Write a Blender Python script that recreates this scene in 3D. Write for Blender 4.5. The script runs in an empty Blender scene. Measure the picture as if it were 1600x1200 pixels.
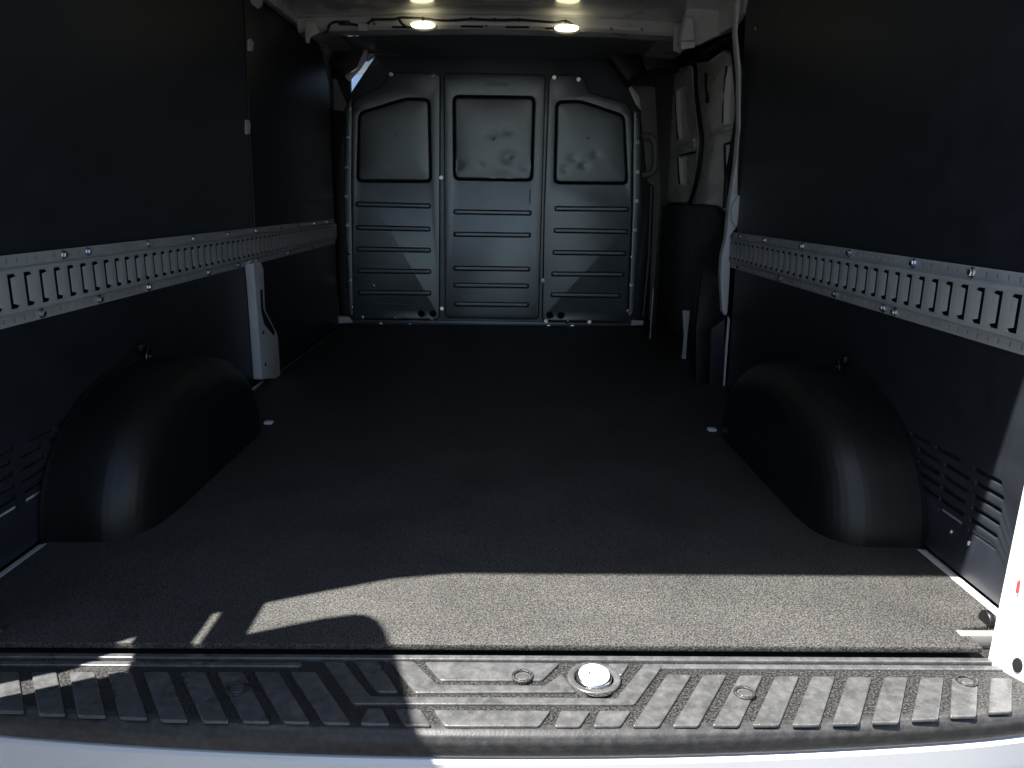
import bpy, bmesh, math, random
from mathutils import Vector, Matrix
random.seed(7)
rad = math.radians
scene = bpy.context.scene
COL = scene.collection

# ------------------------------------------------------------------ camera
F, PITCH, YAW, ROLL, CAMH = 1202.0, rad(13.0), rad(0.62), rad(0.65), 0.63
fw = Vector((math.sin(YAW)*math.cos(PITCH), math.cos(YAW)*math.cos(PITCH), -math.sin(PITCH)))
r0 = Vector((math.cos(YAW), -math.sin(YAW), 0)); u0 = r0.cross(fw)
rt = r0*math.cos(ROLL) + u0*math.sin(ROLL); up = -r0*math.sin(ROLL) + u0*math.cos(ROLL)
CAM = Vector((0, 0, CAMH))
cd = bpy.data.cameras.new('camera'); cam = bpy.data.objects.new('camera', cd); COL.objects.link(cam)
cd.sensor_width = 36; cd.lens = F/1600*36; cd.clip_start = 0.02; cd.clip_end = 3000
M = Matrix.Identity(4)
for i in range(3):
    M[i][0] = rt[i]; M[i][1] = up[i]; M[i][2] = -fw[i]; M[i][3] = CAM[i]
cam.matrix_world = M
scene.camera = cam

# ------------------------------------------------------------------ sky, sun, exposure
SUN = Vector((.46, .21, -1.0)).normalized()          # direction the light travels
elev = math.asin(-SUN.z); az = math.atan2(-SUN.x, -SUN.y)
w = bpy.data.worlds.new('World'); scene.world = w; w.use_nodes = True
nt = w.node_tree
bg = nt.nodes['Background']; sky = nt.nodes.new('ShaderNodeTexSky')
sky.sky_type = 'NISHITA'; sky.sun_disc = False; sky.sun_elevation = elev; sky.sun_rotation = az
nt.links.new(sky.outputs[0], bg.inputs[0]); bg.inputs[1].default_value = 0.05
ld = bpy.data.lights.new('sun', 'SUN'); ld.energy = 5.0; ld.angle = rad(0.55); ld.color = (1, .95, .88)
sun = bpy.data.objects.new('sun', ld); COL.objects.link(sun)
sun.rotation_euler = SUN.to_track_quat('-Z', 'Y').to_euler()
vs = scene.view_settings
vs.view_transform = 'Standard'; vs.look = 'None'; vs.gamma = 1; vs.use_curve_mapping = False
vs.exposure = 1.95

# ------------------------------------------------------------------ measuring helpers (photo pixel -> point on a real plane of the van)
def ray(x, y): return fw + rt*((x-800)/F) - up*((y-600)/F)
def onx(x, y, X): d = ray(x, y); return CAM + d*(X/d.x)
def ony(x, y, Y): d = ray(x, y); return CAM + d*(Y/d.y)
def onz(x, y, z): d = ray(x, y); return CAM + d*((z-CAMH)/d.z)

# ------------------------------------------------------------------ materials
def nodes(name):
    m = bpy.data.materials.new(name); m.use_nodes = True
    return m, m.node_tree, m.node_tree.nodes['Principled BSDF']
def mat(name, col, rough=.5, metal=0, var=.15, scale=6, bump=0, bscale=60, rvar=.1, coat=0, spec=.5, detail=4, dust=0, dustcol=(.35,.33,.3), crough=.06, dscale=None):
    m, t, p = nodes(name)
    tc = t.nodes.new('ShaderNodeTexCoord')
    n = t.nodes.new('ShaderNodeTexNoise'); n.inputs['Scale'].default_value = scale; n.inputs['Detail'].default_value = detail
    t.links.new(tc.outputs['Object'], n.inputs['Vector'])
    cr = t.nodes.new('ShaderNodeValToRGB')
    cr.color_ramp.elements[0].position = .3; cr.color_ramp.elements[1].position = .7
    cr.color_ramp.elements[0].color = (*[c*(1-var) for c in col], 1)
    cr.color_ramp.elements[1].color = (*[min(1, c*(1+var)) for c in col], 1)
    t.links.new(n.outputs[0], cr.inputs[0])
    src = cr.outputs[0]
    if dust:
        n3 = t.nodes.new('ShaderNodeTexNoise'); n3.inputs['Scale'].default_value = dscale or scale*2.3; n3.inputs['Detail'].default_value = 8; n3.inputs['Roughness'].default_value = .7
        t.links.new(tc.outputs['Object'], n3.inputs['Vector'])
        r3 = t.nodes.new('ShaderNodeMapRange'); r3.inputs[1].default_value = .42; r3.inputs[2].default_value = .75; r3.inputs[3].default_value = 0; r3.inputs[4].default_value = dust
        t.links.new(n3.outputs[0], r3.inputs[0])
        mx = t.nodes.new('ShaderNodeMix'); mx.data_type = 'RGBA'
        t.links.new(r3.outputs[0], mx.inputs[0]); t.links.new(src, mx.inputs[6]); mx.inputs[7].default_value = (*dustcol, 1)
        src = mx.outputs[2]
    t.links.new(src, p.inputs['Base Color'])
    mr = t.nodes.new('ShaderNodeMapRange'); mr.inputs[3].default_value = max(0.02, rough-rvar); mr.inputs[4].default_value = min(1, rough+rvar)
    t.links.new(n.outputs[0], mr.inputs[0]); t.links.new(mr.outputs[0], p.inputs['Roughness'])
    p.inputs['Metallic'].default_value = metal; p.inputs['Coat Weight'].default_value = coat
    p.inputs['Coat Roughness'].default_value = crough; p.inputs['Specular IOR Level'].default_value = spec
    if bump:
        n2 = t.nodes.new('ShaderNodeTexNoise'); n2.inputs['Scale'].default_value = bscale; n2.inputs['Detail'].default_value = 3
        t.links.new(tc.outputs['Object'], n2.inputs['Vector'])
        b = t.nodes.new('ShaderNodeBump'); b.inputs['Strength'].default_value = 1; b.inputs['Distance'].default_value = bump
        t.links.new(n2.outputs[0], b.inputs['Height']); t.links.new(b.outputs[0], p.inputs['Normal'])
    return m

def speckle_mat(name, dark, light, scale, rough, bump, lo=.42, hi=.68, spec=.5):
    """hard grit pressed into a dark sheet"""
    m, t, p = nodes(name)
    tc = t.nodes.new('ShaderNodeTexCoord')
    n = t.nodes.new('ShaderNodeTexNoise'); n.inputs['Scale'].default_value = scale; n.inputs['Detail'].default_value = 2; n.inputs['Roughness'].default_value = .6
    big = t.nodes.new('ShaderNodeTexNoise'); big.inputs['Scale'].default_value = 5; big.inputs['Detail'].default_value = 7; big.inputs['Roughness'].default_value = .65
    for a in (n, big): t.links.new(tc.outputs['Object'], a.inputs['Vector'])
    cr = t.nodes.new('ShaderNodeValToRGB')
    cr.color_ramp.elements[0].position = lo; cr.color_ramp.elements[1].position = hi
    cr.color_ramp.elements[0].color = (*dark, 1); cr.color_ramp.elements[1].color = (*light, 1)
    t.links.new(n.outputs[0], cr.inputs[0])
    mr = t.nodes.new('ShaderNodeMapRange'); mr.inputs[1].default_value = .3; mr.inputs[2].default_value = .7; mr.inputs[3].default_value = .72; mr.inputs[4].default_value = 1.15
    t.links.new(big.outputs[0], mr.inputs[0])
    mu = t.nodes.new('ShaderNodeMix'); mu.data_type = 'RGBA'; mu.blend_type = 'MULTIPLY'; mu.inputs[0].default_value = 1
    t.links.new(cr.outputs[0], mu.inputs[6]); t.links.new(mr.outputs[0], mu.inputs[7])
    t.links.new(mu.outputs[2], p.inputs['Base Color'])
    p.inputs['Roughness'].default_value = rough; p.inputs['Specular IOR Level'].default_value = spec
    b = t.nodes.new('ShaderNodeBump'); b.inputs['Distance'].default_value = bump; b.inputs['Strength'].default_value = 1
    t.links.new(n.outputs[0], b.inputs['Height']); t.links.new(b.outputs[0], p.inputs['Normal'])
    return m

def emit(name, col, s):
    m, t, p = nodes(name)
    p.inputs['Base Color'].default_value = (*col, 1); p.inputs['Emission Color'].default_value = (*col, 1); p.inputs['Emission Strength'].default_value = s
    return m

WHITE = mat('white_paint', (.8, .8, .81), .3, var=.04, coat=.6, scale=3)
INWHITE = mat('white_primer', (.6, .585, .57), .3, var=.06, coat=.7, scale=5, bump=.00012, bscale=5)
LINER = mat('black_liner_board', (.016, .0195, .027), .46, var=.2, scale=14, bump=.00025, bscale=500, rvar=.06, spec=.55)
PARTM = mat('charcoal_powder_coat', (.185, .216, .242), .34, metal=.8, var=.14, scale=5, bump=.0005, bscale=6, rvar=.05, spec=.5)
RAILM = mat('grey_painted_steel', (.35, .365, .37), .42, var=.1, scale=12, bump=.0002, bscale=150)
BLACKP = mat('black_plastic', (.006, .006, .007), .42, var=.2, scale=20, bump=.0002, bscale=400)
COVERM = mat('black_moulded_plastic', (.006, .0065, .0075), .42, var=.2, scale=12, bump=.00035, bscale=420, rvar=.06)
DARK = mat('black_void', (.004, .004, .004), .9, var=.2)
BOLT = mat('zinc_bolt', (.75, .76, .78), .22, metal=1, var=.1, scale=200)
RUBBER = mat('rubber_seal', (.01, .01, .011), .55, var=.2, scale=30)
PADM = mat('scuffed_tread_plastic', (.06, .062, .065), .30, var=.25, spec=.8, scale=22, bump=.0004, bscale=220, rvar=.12, dust=.45, dustcol=(.2, .2, .2), dscale=75)
STEPM = speckle_mat('grained_step_plastic', (.005, .0052, .0058), (.07, .07, .069), 330, .5, .0006)
LIPM = mat('step_lip_plastic', (.022, .023, .025), .45, var=.2, scale=25, bump=.0003, bscale=300, dust=.12, dscale=70)
FLOORM = speckle_mat('gritty_floor_sheet', (.016, .0159, .0156), (.132, .1295, .125), 400, .6, .0009, .40, .72, .35)
VENTB = mat('vent_felt', (.03, .032, .036), .7, var=.5, scale=40)
DOORW = mat('door_paint', (.82, .83, .83), .28, var=.04, coat=.5, scale=4)
TRIMW = mat('pale_trim', (.68, .7, .73), .35, var=.06, scale=8)
GREYT = mat('grey_trim', (.2, .2, .2), .5, var=.1, scale=8)
GROUNDM = speckle_mat('asphalt', (.035, .035, .035), (.09, .088, .085), 60, .85, .004)
LENS = emit('lit_lamp_lens', (1, .93, .6), .95)
GLASS, _t, _p = nodes('windscreen_glass'); _p.inputs['Transmission Weight'].default_value = 1; _p.inputs['Roughness'].default_value = 0; _p.inputs['Base Color'].default_value = (.8, .85, .85, 1)
TYRE = mat('tyre_rubber', (.02, .02, .02), .8); RIM = mat('steel_rim', (.4, .4, .41), .35, metal=.9)
CAPW = mat('white_cap', (.8, .8, .81), .3, var=.03, coat=.4); REDP = mat('red_print', (.55, .03, .05), .5); GREYP = mat('grey_print', (.25, .25, .3), .5)

# ------------------------------------------------------------------ mesh helpers
def link(name, me, m=None, parent=None, sharp=35):
    if m: me.materials.clear(); me.materials.append(m)
    if sharp is not None:
        for p in me.polygons: p.use_smooth = True
        me.set_sharp_from_angle(angle=rad(sharp))
    me.name = name
    o = bpy.data.objects.new(name, me); COL.objects.link(o)
    if parent: o.parent = parent
    return o
def tag(o, label=None, cat=None, group=None, kind=None):
    for k, v in (('label', label), ('category', cat), ('group', group), ('kind', kind)):
        if v: o[k] = v
    return o
def empty(name, label, cat, mtx=None, group=None):
    o = bpy.data.objects.new(name, None); COL.objects.link(o); o.empty_display_size = .1
    if mtx is not None: o.matrix_world = mtx
    return tag(o, label, cat, group)
def raw(verts, faces):
    me = bpy.data.meshes.new('m'); me.from_pydata([tuple(v) for v in verts], [], faces); me.update(); return me
def grid(fn, nu, nv, flip=False):
    vs_ = [fn(i/nu, j/nv) for i in range(nu+1) for j in range(nv+1)]
    fs = []
    for i in range(nu):
        for j in range(nv):
            a = i*(nv+1)+j; q = (a, a+nv+1, a+nv+2, a+1); fs.append(q[::-1] if flip else q)
    return raw(vs_, fs)
def box(x0, x1, y0, y1, z0, z1, bevel=0, seg=2):
    bm = bmesh.new(); bmesh.ops.create_cube(bm, size=1)
    for v in bm.verts: v.co = Vector(((x0+x1)/2+v.co.x*(x1-x0), (y0+y1)/2+v.co.y*(y1-y0), (z0+z1)/2+v.co.z*(z1-z0)))
    if bevel: bmesh.ops.bevel(bm, geom=list(bm.edges), offset=bevel, segments=seg, profile=.5, affect='EDGES')
    me = bpy.data.meshes.new('b'); bm.to_mesh(me); bm.free(); return me
def roundpoly(pts, r, n=4):
    """pts 2D; round every corner with radius r (r may be a list)"""
    out = []; N = len(pts)
    for i, p in enumerate(pts):
        p = Vector(p[:2]); a = Vector(pts[i-1][:2]); b = Vector(pts[(i+1) % N][:2])
        rr = r[i] if isinstance(r, (list, tuple)) else r
        d1 = a-p; d2 = b-p; l = min(rr, d1.length*.45, d2.length*.45)
        if l < 1e-5: out.append(p); continue
        s = p+d1.normalized()*l; e = p+d2.normalized()*l
        for k in range(n+1):
            t = k/n; out.append(s*(1-t)**2+p*2*t*(1-t)+e*t*t)
    return out
def circ(cx, cy, r, n=14, ry=None):
    return [Vector((cx+r*math.cos(2*math.pi*k/n), cy+(ry or r)*math.sin(2*math.pi*k/n))) for k in range(n)]
def inset(pts, d):
    c = sum((Vector(p[:2]) for p in pts), Vector((0, 0)))/len(pts)
    ar = sum(pts[i-1][0]*pts[i][1]-pts[i][0]*pts[i-1][1] for i in range(len(pts)))
    s = 1 if ar > 0 else -1; out = []; N = len(pts)
    for i in range(N):
        p = Vector(pts[i][:2]); e1 = (p-Vector(pts[i-1][:2])); e2 = (Vector(pts[(i+1) % N][:2])-p)
        n1 = Vector((-e1.y, e1.x)).normalized()*s; n2 = Vector((-e2.y, e2.x)).normalized()*s
        m = n1+n2
        if m.length < 1e-6: out.append(p); continue
        m.normalize(); out.append(p+m*min(d/max(.35, m.dot(n1)), 2*d))
    return out
def plate(loops, front=0.0, depth=.01, bevel=0.0, seg=2):
    """a plate in the local XY plane, first loop the outline, others holes; front face at z=front"""
    cu = bpy.data.curves.new('c', 'CURVE'); cu.dimensions = '2D'; cu.fill_mode = 'BOTH'
    for lp in loops:
        s = cu.splines.new('POLY'); s.points.add(len(lp)-1); s.use_cyclic_u = True
        for q, p in zip(s.points, lp): q.co = (p[0], p[1], 0, 1)
    cu.extrude = max(depth/2-bevel, 0.0001); cu.bevel_depth = bevel; cu.bevel_resolution = seg; cu.offset = -bevel
    o = bpy.data.objects.new('c', cu)
    me = bpy.data.meshes.new_from_object(o)
    bpy.data.objects.remove(o); bpy.data.curves.remove(cu)
    me.transform(Matrix.Translation((0, 0, front-depth/2)))
    bm = bmesh.new(); bm.from_mesh(me); bmesh.ops.remove_doubles(bm, verts=bm.verts, dist=1e-6); bmesh.ops.recalc_face_normals(bm, faces=bm.faces); bm.to_mesh(me); bm.free()
    return me
def tube(path, r, n=8, closed=False):
    path = [Vector(p) for p in path]; vs_ = []; fs = []; N = len(path)
    prev = None
    for i, p in enumerate(path):
        if closed: d = (path[(i+1) % N]-path[i-1]).normalized()
        else: d = (path[min(i+1, N-1)]-path[max(i-1, 0)]).normalized()
        ref = prev if prev is not None else (Vector((0, 0, 1)) if abs(d.z) < .9 else Vector((1, 0, 0)))
        s = d.cross(ref).normalized(); t = s.cross(d); prev = t
        rr = r[i] if isinstance(r, list) else r
        for k in range(n):
            a = 2*math.pi*k/n; vs_.append(p+s*(math.cos(a)*rr)+t*(math.sin(a)*rr))
    for i in range(N if closed else N-1):
        for k in range(n):
            a = i*n+k; b = i*n+(k+1) % n; c = ((i+1) % N)*n+(k+1) % n; d_ = ((i+1) % N)*n+k; fs.append((a, b, c, d_))
    if not closed: fs.append(tuple(range(n))[::-1]); fs.append(tuple((N-1)*n+k for k in range(n)))
    return raw(vs_, fs)
def smooth(pts, k=4):
    pts = [Vector(p) for p in pts]; out = []
    for i in range(len(pts)-1):
        p0, p1, p2, p3 = pts[max(i-1, 0)], pts[i], pts[i+1], pts[min(i+2, len(pts)-1)]
        for j in range(k):
            t = j/k; out.append(.5*((2*p1)+(p2-p0)*t+(2*p0-5*p1+4*p2-p3)*t*t+(3*p1-p0-3*p2+p3)*t**3))
    out.append(pts[-1]); return out
def bolt_mesh(r=.006, h=.006):
    """hexagon head with a washer, along local +Z"""
    vs_ = []; fs = []
    rings = [(r*1.35, 0, 12), (r*1.35, h*.25, 12), (r, h*.25, 12), (r, h*.8, 12), (r*.8, h, 12)]
    for rr, z, n in rings:
        for k in range(n):
            a = 2*math.pi*k/n; q = rr*(1 if rr > r or k % 2 == 0 else .9); vs_.append((q*math.cos(a), q*math.sin(a), z))
    for i in range(len(rings)-1):
        for k in range(12): fs.append((i*12+k, i*12+(k+1) % 12, (i+1)*12+(k+1) % 12, (i+1)*12+k))
    fs.append(tuple(48+k for k in range(12)))
    return raw(vs_, fs)
def axes(origin, x, y, z):
    m = Matrix.Identity(4)
    for i in range(3): m[i][0] = x[i]; m[i][1] = y[i]; m[i][2] = z[i]; m[i][3] = origin[i]
    return m
XP, YP, ZP = Vector((1, 0, 0)), Vector((0, 1, 0)), Vector((0, 0, 1))
def lw(X): return axes((X, 0, 0), YP, ZP, XP)        # left wall: local x=Y, y=Z, z=into the van
def rw(X): return axes((X, 0, 0), -YP, ZP, -XP)      # right wall: local x=-Y
def fr(Y): return axes((0, Y, 0), XP, ZP, -YP)       # cross plane facing the rear
def put(name, me, m, parent, mtx, sharp=35):
    o = link(name, me, m, parent, sharp)
    o.matrix_local = (parent.matrix_world.inverted() @ mtx) if parent else mtx
    return o
def put2(name, me, m, parent, loc):
    o = link(name, me, m, parent); o.location = loc; return o
def lpx(pts, X): return [((p := onx(*q, X)).y, p.z) for q in pts]
def rpx(pts, X): return [(-(p := onx(*q, X)).y, p.z) for q in pts]
def fpx(pts, Y): return [((p := ony(*q, Y)).x, p.z) for q in pts]

XL, XR, XC = -.865, .80, -.0325          # wall liner faces and the van's middle line

# ================================================================== GROUND
g = tag(link('ground', raw([(-600, -600, -.72), (600, -600, -.72), (600, 600, -.72), (-600, 600, -.72)], [(0, 1, 2, 3)]), GROUNDM), 'sunlit asphalt under the van', 'ground', kind='structure')

# ================================================================== VAN BODY
van = empty('cargo_van', 'white cargo van body with roof, door frames and rear bumper', 'van', Matrix.Translation((XC, 3.0, -.72)))
van.matrix_world = Matrix.Translation((XC, 3.0, -.72))
bpy.context.view_layer.update()
I4 = Matrix.Identity(4)
def vput(name, me, m, mtx=I4, parent=None, sharp=35):
    p = parent or van
    o = link(name, me, m, p, sharp)
    base = van.matrix_world if p is van else I4
    if p is not van:                       # parts of the van sit at world coordinates shifted into the van's frame
        o.matrix_local = Matrix.Identity(4); o.matrix_parent_inverse = Matrix.Identity(4)
        o.matrix_local = p_world[p.name].inverted() @ mtx
    else: o.matrix_local = base.inverted() @ mtx
    p_world[o.name] = mtx.copy()
    return o
p_world = {}
# outer skin: side profile
prof = [(.88, -.22), (.93, 1.42), (1.0, 1.47), (4.5, 1.50), (5.0, 1.40), (5.75, .72), (6.5, .42), (6.62, .1), (6.6, -.38), (6.3, -.42),
        (5.88, -.42), (5.83, -.2), (5.67, -.08), (5.23, -.08), (5.07, -.2), (5.02, -.45), (2.2, -.45), (2.15, -.2), (1.98, -.08), (1.53, -.08), (1.38, -.2), (1.33, -.42), (1.1, -.4)]
for s in (-1, 1):
    X = XC + s*.99
    vput('side_panel', plate([[(y, z) for y, z in prof]], .02, .04, .004), WHITE, lw(X))
strip = prof[1:9]
for i in range(len(strip)-1):
    (ya, za), (yb, zb) = strip[i], strip[i+1]
    nm = {1: 'roof_skin', 3: 'windscreen', 4: 'bonnet'}.get(i, 'body_skin')
    def f(u, v, ya=ya, za=za, yb=yb, zb=zb): return (XC+(v-.5)*1.95, ya+(yb-ya)*u, za+(zb-za)*u)
    vput(nm, grid(f, 1, 1), GLASS if i == 3 else WHITE)
vput('underbody', box(XC-.96, XC+.96, 1.06, 6.4, -.12, -.08), BLACKP)
for yy in (1.755, 5.45):
    for s in (-1, 1):
        cx = XC+s*.86
        t = vput('wheel', tube([(cx-.1, yy, -.38), (cx-.1, yy, -.38)], .01), TYRE) if False else None
        prof_w = [(-.11, .22), (-.115, .3), (-.09, .335), (.09, .335), (.115, .3), (.11, .22)]
        me = grid(lambda u, v: (cx+prof_w[round(v*5)][0], yy+prof_w[round(v*5)][1]*math.cos(2*math.pi*u), -.385+prof_w[round(v*5)][1]*math.sin(2*math.pi*u)), 28, 5)
        wh = vput('wheel', me, TYRE)
        vput('rim', grid(lambda u, v: (cx+s*(.02+.08*v*v), yy+.225*v*math.cos(2*math.pi*u), -.385+.225*v*math.sin(2*math.pi*u)), 20, 4), RIM, parent=wh)

# ceiling: pressed white sheet with shallow cross ribs
def ceil(u, v):
    y = .95+u*3.45; x = XC+(v-.5)*1.72
    z = 1.371-.024*((x-XC)/.86)**2
    for yc in (1.35, 1.75, 2.2, 2.6): z -= .006*max(0, 1-((y-yc)/.05)**2)**2 if abs(x-XC) < .62 else 0
    for xc in (-.45, -.15, .15, .45):
        d = abs(x-XC-xc)/.03
        if d < 1 and 2.2 < y < 2.9: z += .006*(1-d*d)
    return (x, y, z)
vput('ceiling', grid(ceil, 130, 100, True), INWHITE)
vput('rear_header', box(XC-.8, XC+.8, .955, 1.006, 1.345, 1.47, .012), WHITE)
# roof cross beam carrying the lamps
bp = [(3.30, .085), (3.285, .06), (3.285, .052), (3.30, .048), (3.302, .012), (3.312, 0), (3.40, -.004), (3.43, .01), (3.45, .09)]
def beam(u, v):
    x = XC-.80+1.6*u; k = v*(len(bp)-1); i = min(int(k), len(bp)-2); t = k-i
    y = bp[i][0]*(1-t)+bp[i+1][0]*t; z = bp[i][1]*(1-t)+bp[i+1][1]*t
    return (x, y, 1.318+z-.022*((x-XC)/.8)**2)
bm_ = vput('roof_beam', grid(beam, 40, 24), INWHITE, sharp=40)
for a, b, yy in ((720, 755, 40.5), (790, 827, 41.5), (853, 872, 43.5), (612, 640, 41.5)):
    p = ony(a, yy, 3.297); q = ony(b, yy, 3.297)
    vput('slot', box(p.x, q.x, 3.296, 3.31, p.z-.003, p.z+.002, .001, 1), DARK, parent=bm_)
for x in (585, 880, 760, 955, 1003):
    p = ony(x, 36+.02*(x-500), 3.299); vput('rivet', plate([circ(0, 0, .006, 10)], .001, .003, .0008), GREYT, axes((p.x, 3.297, p.z), XP, ZP, -YP), parent=bm_)
# white header above the partition, front roof
vput('front_header', plate([roundpoly(fpx([(585, 69), (800, 66), (945, 71), (950, 84), (940, 87), (585, 84), (572, 96), (568, 90)], 4.06), .01)], 0, .05, .006), INWHITE, fr(4.06))
vput('front_roof_pad', box(XC-.8, XC+.8, 3.50, 4.2, 1.355, 1.385, .006), GREYT)
# roof side rails
vput('roof_rail', plate([roundpoly(lpx([(380, -60), (458, -6), (503, 44), (494, 52), (478, 47), (420, 0), (360, -52)], -.83), .01)], 0, .03, .004), INWHITE, lw(-.83))
vput('roof_rail', plate([roundpoly(rpx([(1066, 8), (1085, -20), (1175, -60), (1160, 20), (1146, 40), (1100, 66), (1090, 66), (1086, 30)], .79), .01)], 0, .02, .004), INWHITE, rw(.79))
vput('roof_gusset', plate([roundpoly(fpx([(1060, 70), (1066, 40), (1076, -2), (1150, -2), (1153, 22), (1146, 48), (1112, 60), (1096, 69), (1087, 70)], 3.1), .012)], 0, .03, .006), INWHITE, fr(3.1))
for pts in ([(1064, 64), (1072, 27), (1083, 28), (1086, 62)], [(1064, 64.5), (1087, 64.5), (1086.5, 74), (1064, 77.5)]):
    vput('roof_bracket', plate([roundpoly(fpx(pts, 3.04), .006)], 0, .012, .003), TRIMW, fr(3.04))
vput('beam_end', plate([roundpoly(fpx([(1052, 78), (1054, 40), (1066, 38), (1064, 84)], 3.2), .006)], 0, .012, .003), INWHITE, fr(3.2))
vput('beam_end', plate([roundpoly(fpx([(477, 66), (476, 32), (492, 34), (500, 50), (484, 58), (483, 68)], 3.2), .006)], 0, .012, .003), INWHITE, fr(3.2))
# body sides behind the liners as black sheets, added to keep daylight out
vput('side_inner', box(-.93, -.885, 1.0, 4.4, -.05, 1.44), DARK)
vput('side_inner', box(.835, .88, 1.0, 2.7, -.05, 1.44), DARK)
vput('side_inner', box(.9, .93, 2.7, 4.4, -.05, 1.44), DARK)
vput('cab_floor', box(XC-.92, XC+.92, 4.2, 6.3, -.09, -.04), DARK)
# white floor sills showing beside the floor sheet
for X0, X1 in ((-.866, -.846), (.778, .802)):
    vput('floor_sill', box(X0, X1, 1.0, 1.345, -.012, .006, .002), WHITE)
    vput('floor_sill', box(X0, X1, 2.18, 4.0, -.012, .004, .002), BLACKP if X0 > 0 else GREYT)
vput('floor_pan', box(-.9, .84, 1.035, 4.2, -.04, -.016), INWHITE)
# rear door jambs
def jamb(s):
    e = (lambda x: x) if s > 0 else (lambda x: 2*XC-x)
    # plan outline, by height, leaning rear edge
    plan = [(.709, 1.0), (.739, .935), (.775, .905), (.79, .872), (.95, .872), (.95, 1.05), (.80, 1.05), (.775, 1.02)]
    zs = [-.05, .0, .2, .5, .9, 1.15, 1.3, 1.46]; vs_ = []; fs = []; n = len(plan)
    for z in zs:
        k = max(0, (z-1.05)/.4)
        for i, (x, y) in enumerate(plan):
            xx = x+.035*max(0, z)*(i in (0, 1) and s > 0)-(.16*k*k if i in (0, 1, 2) else 0); vs_.append((e(xx), y+(0 if s > 0 else (.055*min(1, max(0, (z-.5)/.42))-.024)*(i in (1, 2, 3))), z))
    for a in range(len(zs)-1):
        for i in range(n): fs.append((a*n+i, a*n+(i+1) % n, (a+1)*n+(i+1) % n, (a+1)*n+i))
    fs.append(tuple(range(n))); fs.append(tuple(range((len(zs)-1)*n, len(zs)*n)))
    me = raw(vs_, fs); bm = bmesh.new(); bm.from_mesh(me); bmesh.ops.recalc_face_normals(bm, faces=bm.faces)
    bmesh.ops.bevel(bm, geom=[q for q in bm.edges if abs(q.verts[0].co.z-q.verts[1].co.z) > .01], offset=.006, segments=2, profile=.5, affect='EDGES'); bm.to_mesh(me); bm.free()
    return vput('rear_jamb', me, WHITE)
jr = jamb(1); jamb(-1)
def onjamb(px, py, size, shape, m, name):
    # jamb face through (.712,1.0)-(.742,.935), vertical
    a = Vector((.709, 1.0, 0)); t = Vector((.03, -.065, 0)).normalized(); n = Vector((-t.y, t.x, 0)); n = n if n.x < 0 else -n
    d = ray(px, py); k = (a-CAM).dot(n)/d.dot(n); p = CAM+d*k
    vput(name, plate([circ(0, 0, size[0], 16, size[1])], .002, .006, .001), m, axes(p, -t if False else ZP.cross(n), ZP, n), parent=jr)
onjamb(1590, 1039, (.007, .011), 0, DARK, 'drain_hole')
onjamb(1590, 917, (.0011, .010), 0, REDP, 'red_mark')
vput('latch_plate', box(.69, .775, 1.035, 1.052, -.012, .010, .003), GREYT)
vput('jamb_plug', plate([circ(0, 0, .016, 18)], .004, .01, .003), BLACKP, axes((.752, 1.075, .012), YP, ZP, -XP))
# bumper: white, bulging below the dark step
def lipY(x): return .843+.09*x*x+.25*max(0, x-.58)**2
def bump_f(u, v):
    x = -1.02+2.05*u; Y = lipY(max(-.9, min(.95, x)))
    pr = [(.02, -.048), (-.003, -.052), (-.0066, -.056), (-.004, -.10), (.002, -.16), (.02, -.26), (.06, -.33)]
    k = v*(len(pr)-1); i = min(int(k), len(pr)-2); t = k-i
    return (x, Y+pr[i][0]*(1-t)+pr[i+1][0]*t, pr[i][1]*(1-t)+pr[i+1][1]*t)
vput('bumper', grid(bump_f, 60, 24, True), WHITE)
# left rear door, swung open towards the rear
dd = Vector((.28, -.96, 0)).normalized()
dm = axes((-.818, .832, 0), dd, ZP, dd.cross(ZP))
door = vput('rear_door', plate([roundpoly([(0, -.35), (.74, -.35), (.74, 1.255), (0, 1.255)], [.02, .05, .14, .10], 8)], 0, .06, .012), WHITE, dm)
vput('window_frame', plate([roundpoly([(.12, .65), (.62, .65), (.62, 1.13), (.12, 1.13)], .06, 5), roundpoly([(.16, .69), (.58, .69), (.58, 1.09), (.16, 1.09)], .05, 5)], .012, .012, .003), BLACKP, dm, parent=door)
for z0, z1 in ((.625, .79), (.84, .945), (.0, .06)):
    vput('hinge', box(-.823, -.806, .80, .955, z0, z1, .005), BLACKP, parent=door)

# ---------------- sliding door side (front of the right wall)
SX = .86
def rplate(pts, X, depth, bevel, r=.012, holes=()): return plate([roundpoly(rpx(pts, X), r)]+[roundpoly(rpx(h, X), r*.8) for h in holes], 0, depth, bevel)
def c5(pts): return [(980+x/4, 40+y/4) for x, y in pts]
def c6(pts): return [(980+x/3.75, 300+y/3.75) for x, y in pts]
sd = vput('sliding_door', rplate(c5([(195, 450), (205, 370), (245, 325), (400, 235), (412, 400), (438, 600), (458, 700), (430, 950), (398, 1110), (240, 1110), (232, 900), (215, 700)]), SX, .03, .010, .02,
     [c5([(303, 410), (345, 385), (405, 385), (430, 600), (430, 700), (316, 715)]), c5([(316, 825), (428, 790), (412, 960), (398, 1015), (325, 990)])]), DOORW, rw(SX))
sd2 = vput('door_panel', rplate(c5([(445, 262), (600, 150), (655, 195), (690, 540), (676, 700), (640, 880), (610, 1160), (405, 1120), (440, 950), (474, 700), (448, 500)]), SX, .03, .010, .02,
     [c5([(620, 250), (660, 245), (688, 520), (680, 625), (600, 612)]), c5([(608, 745), (680, 720), (642, 870), (615, 965)])]), DOORW, rw(SX), parent=sd)
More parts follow.
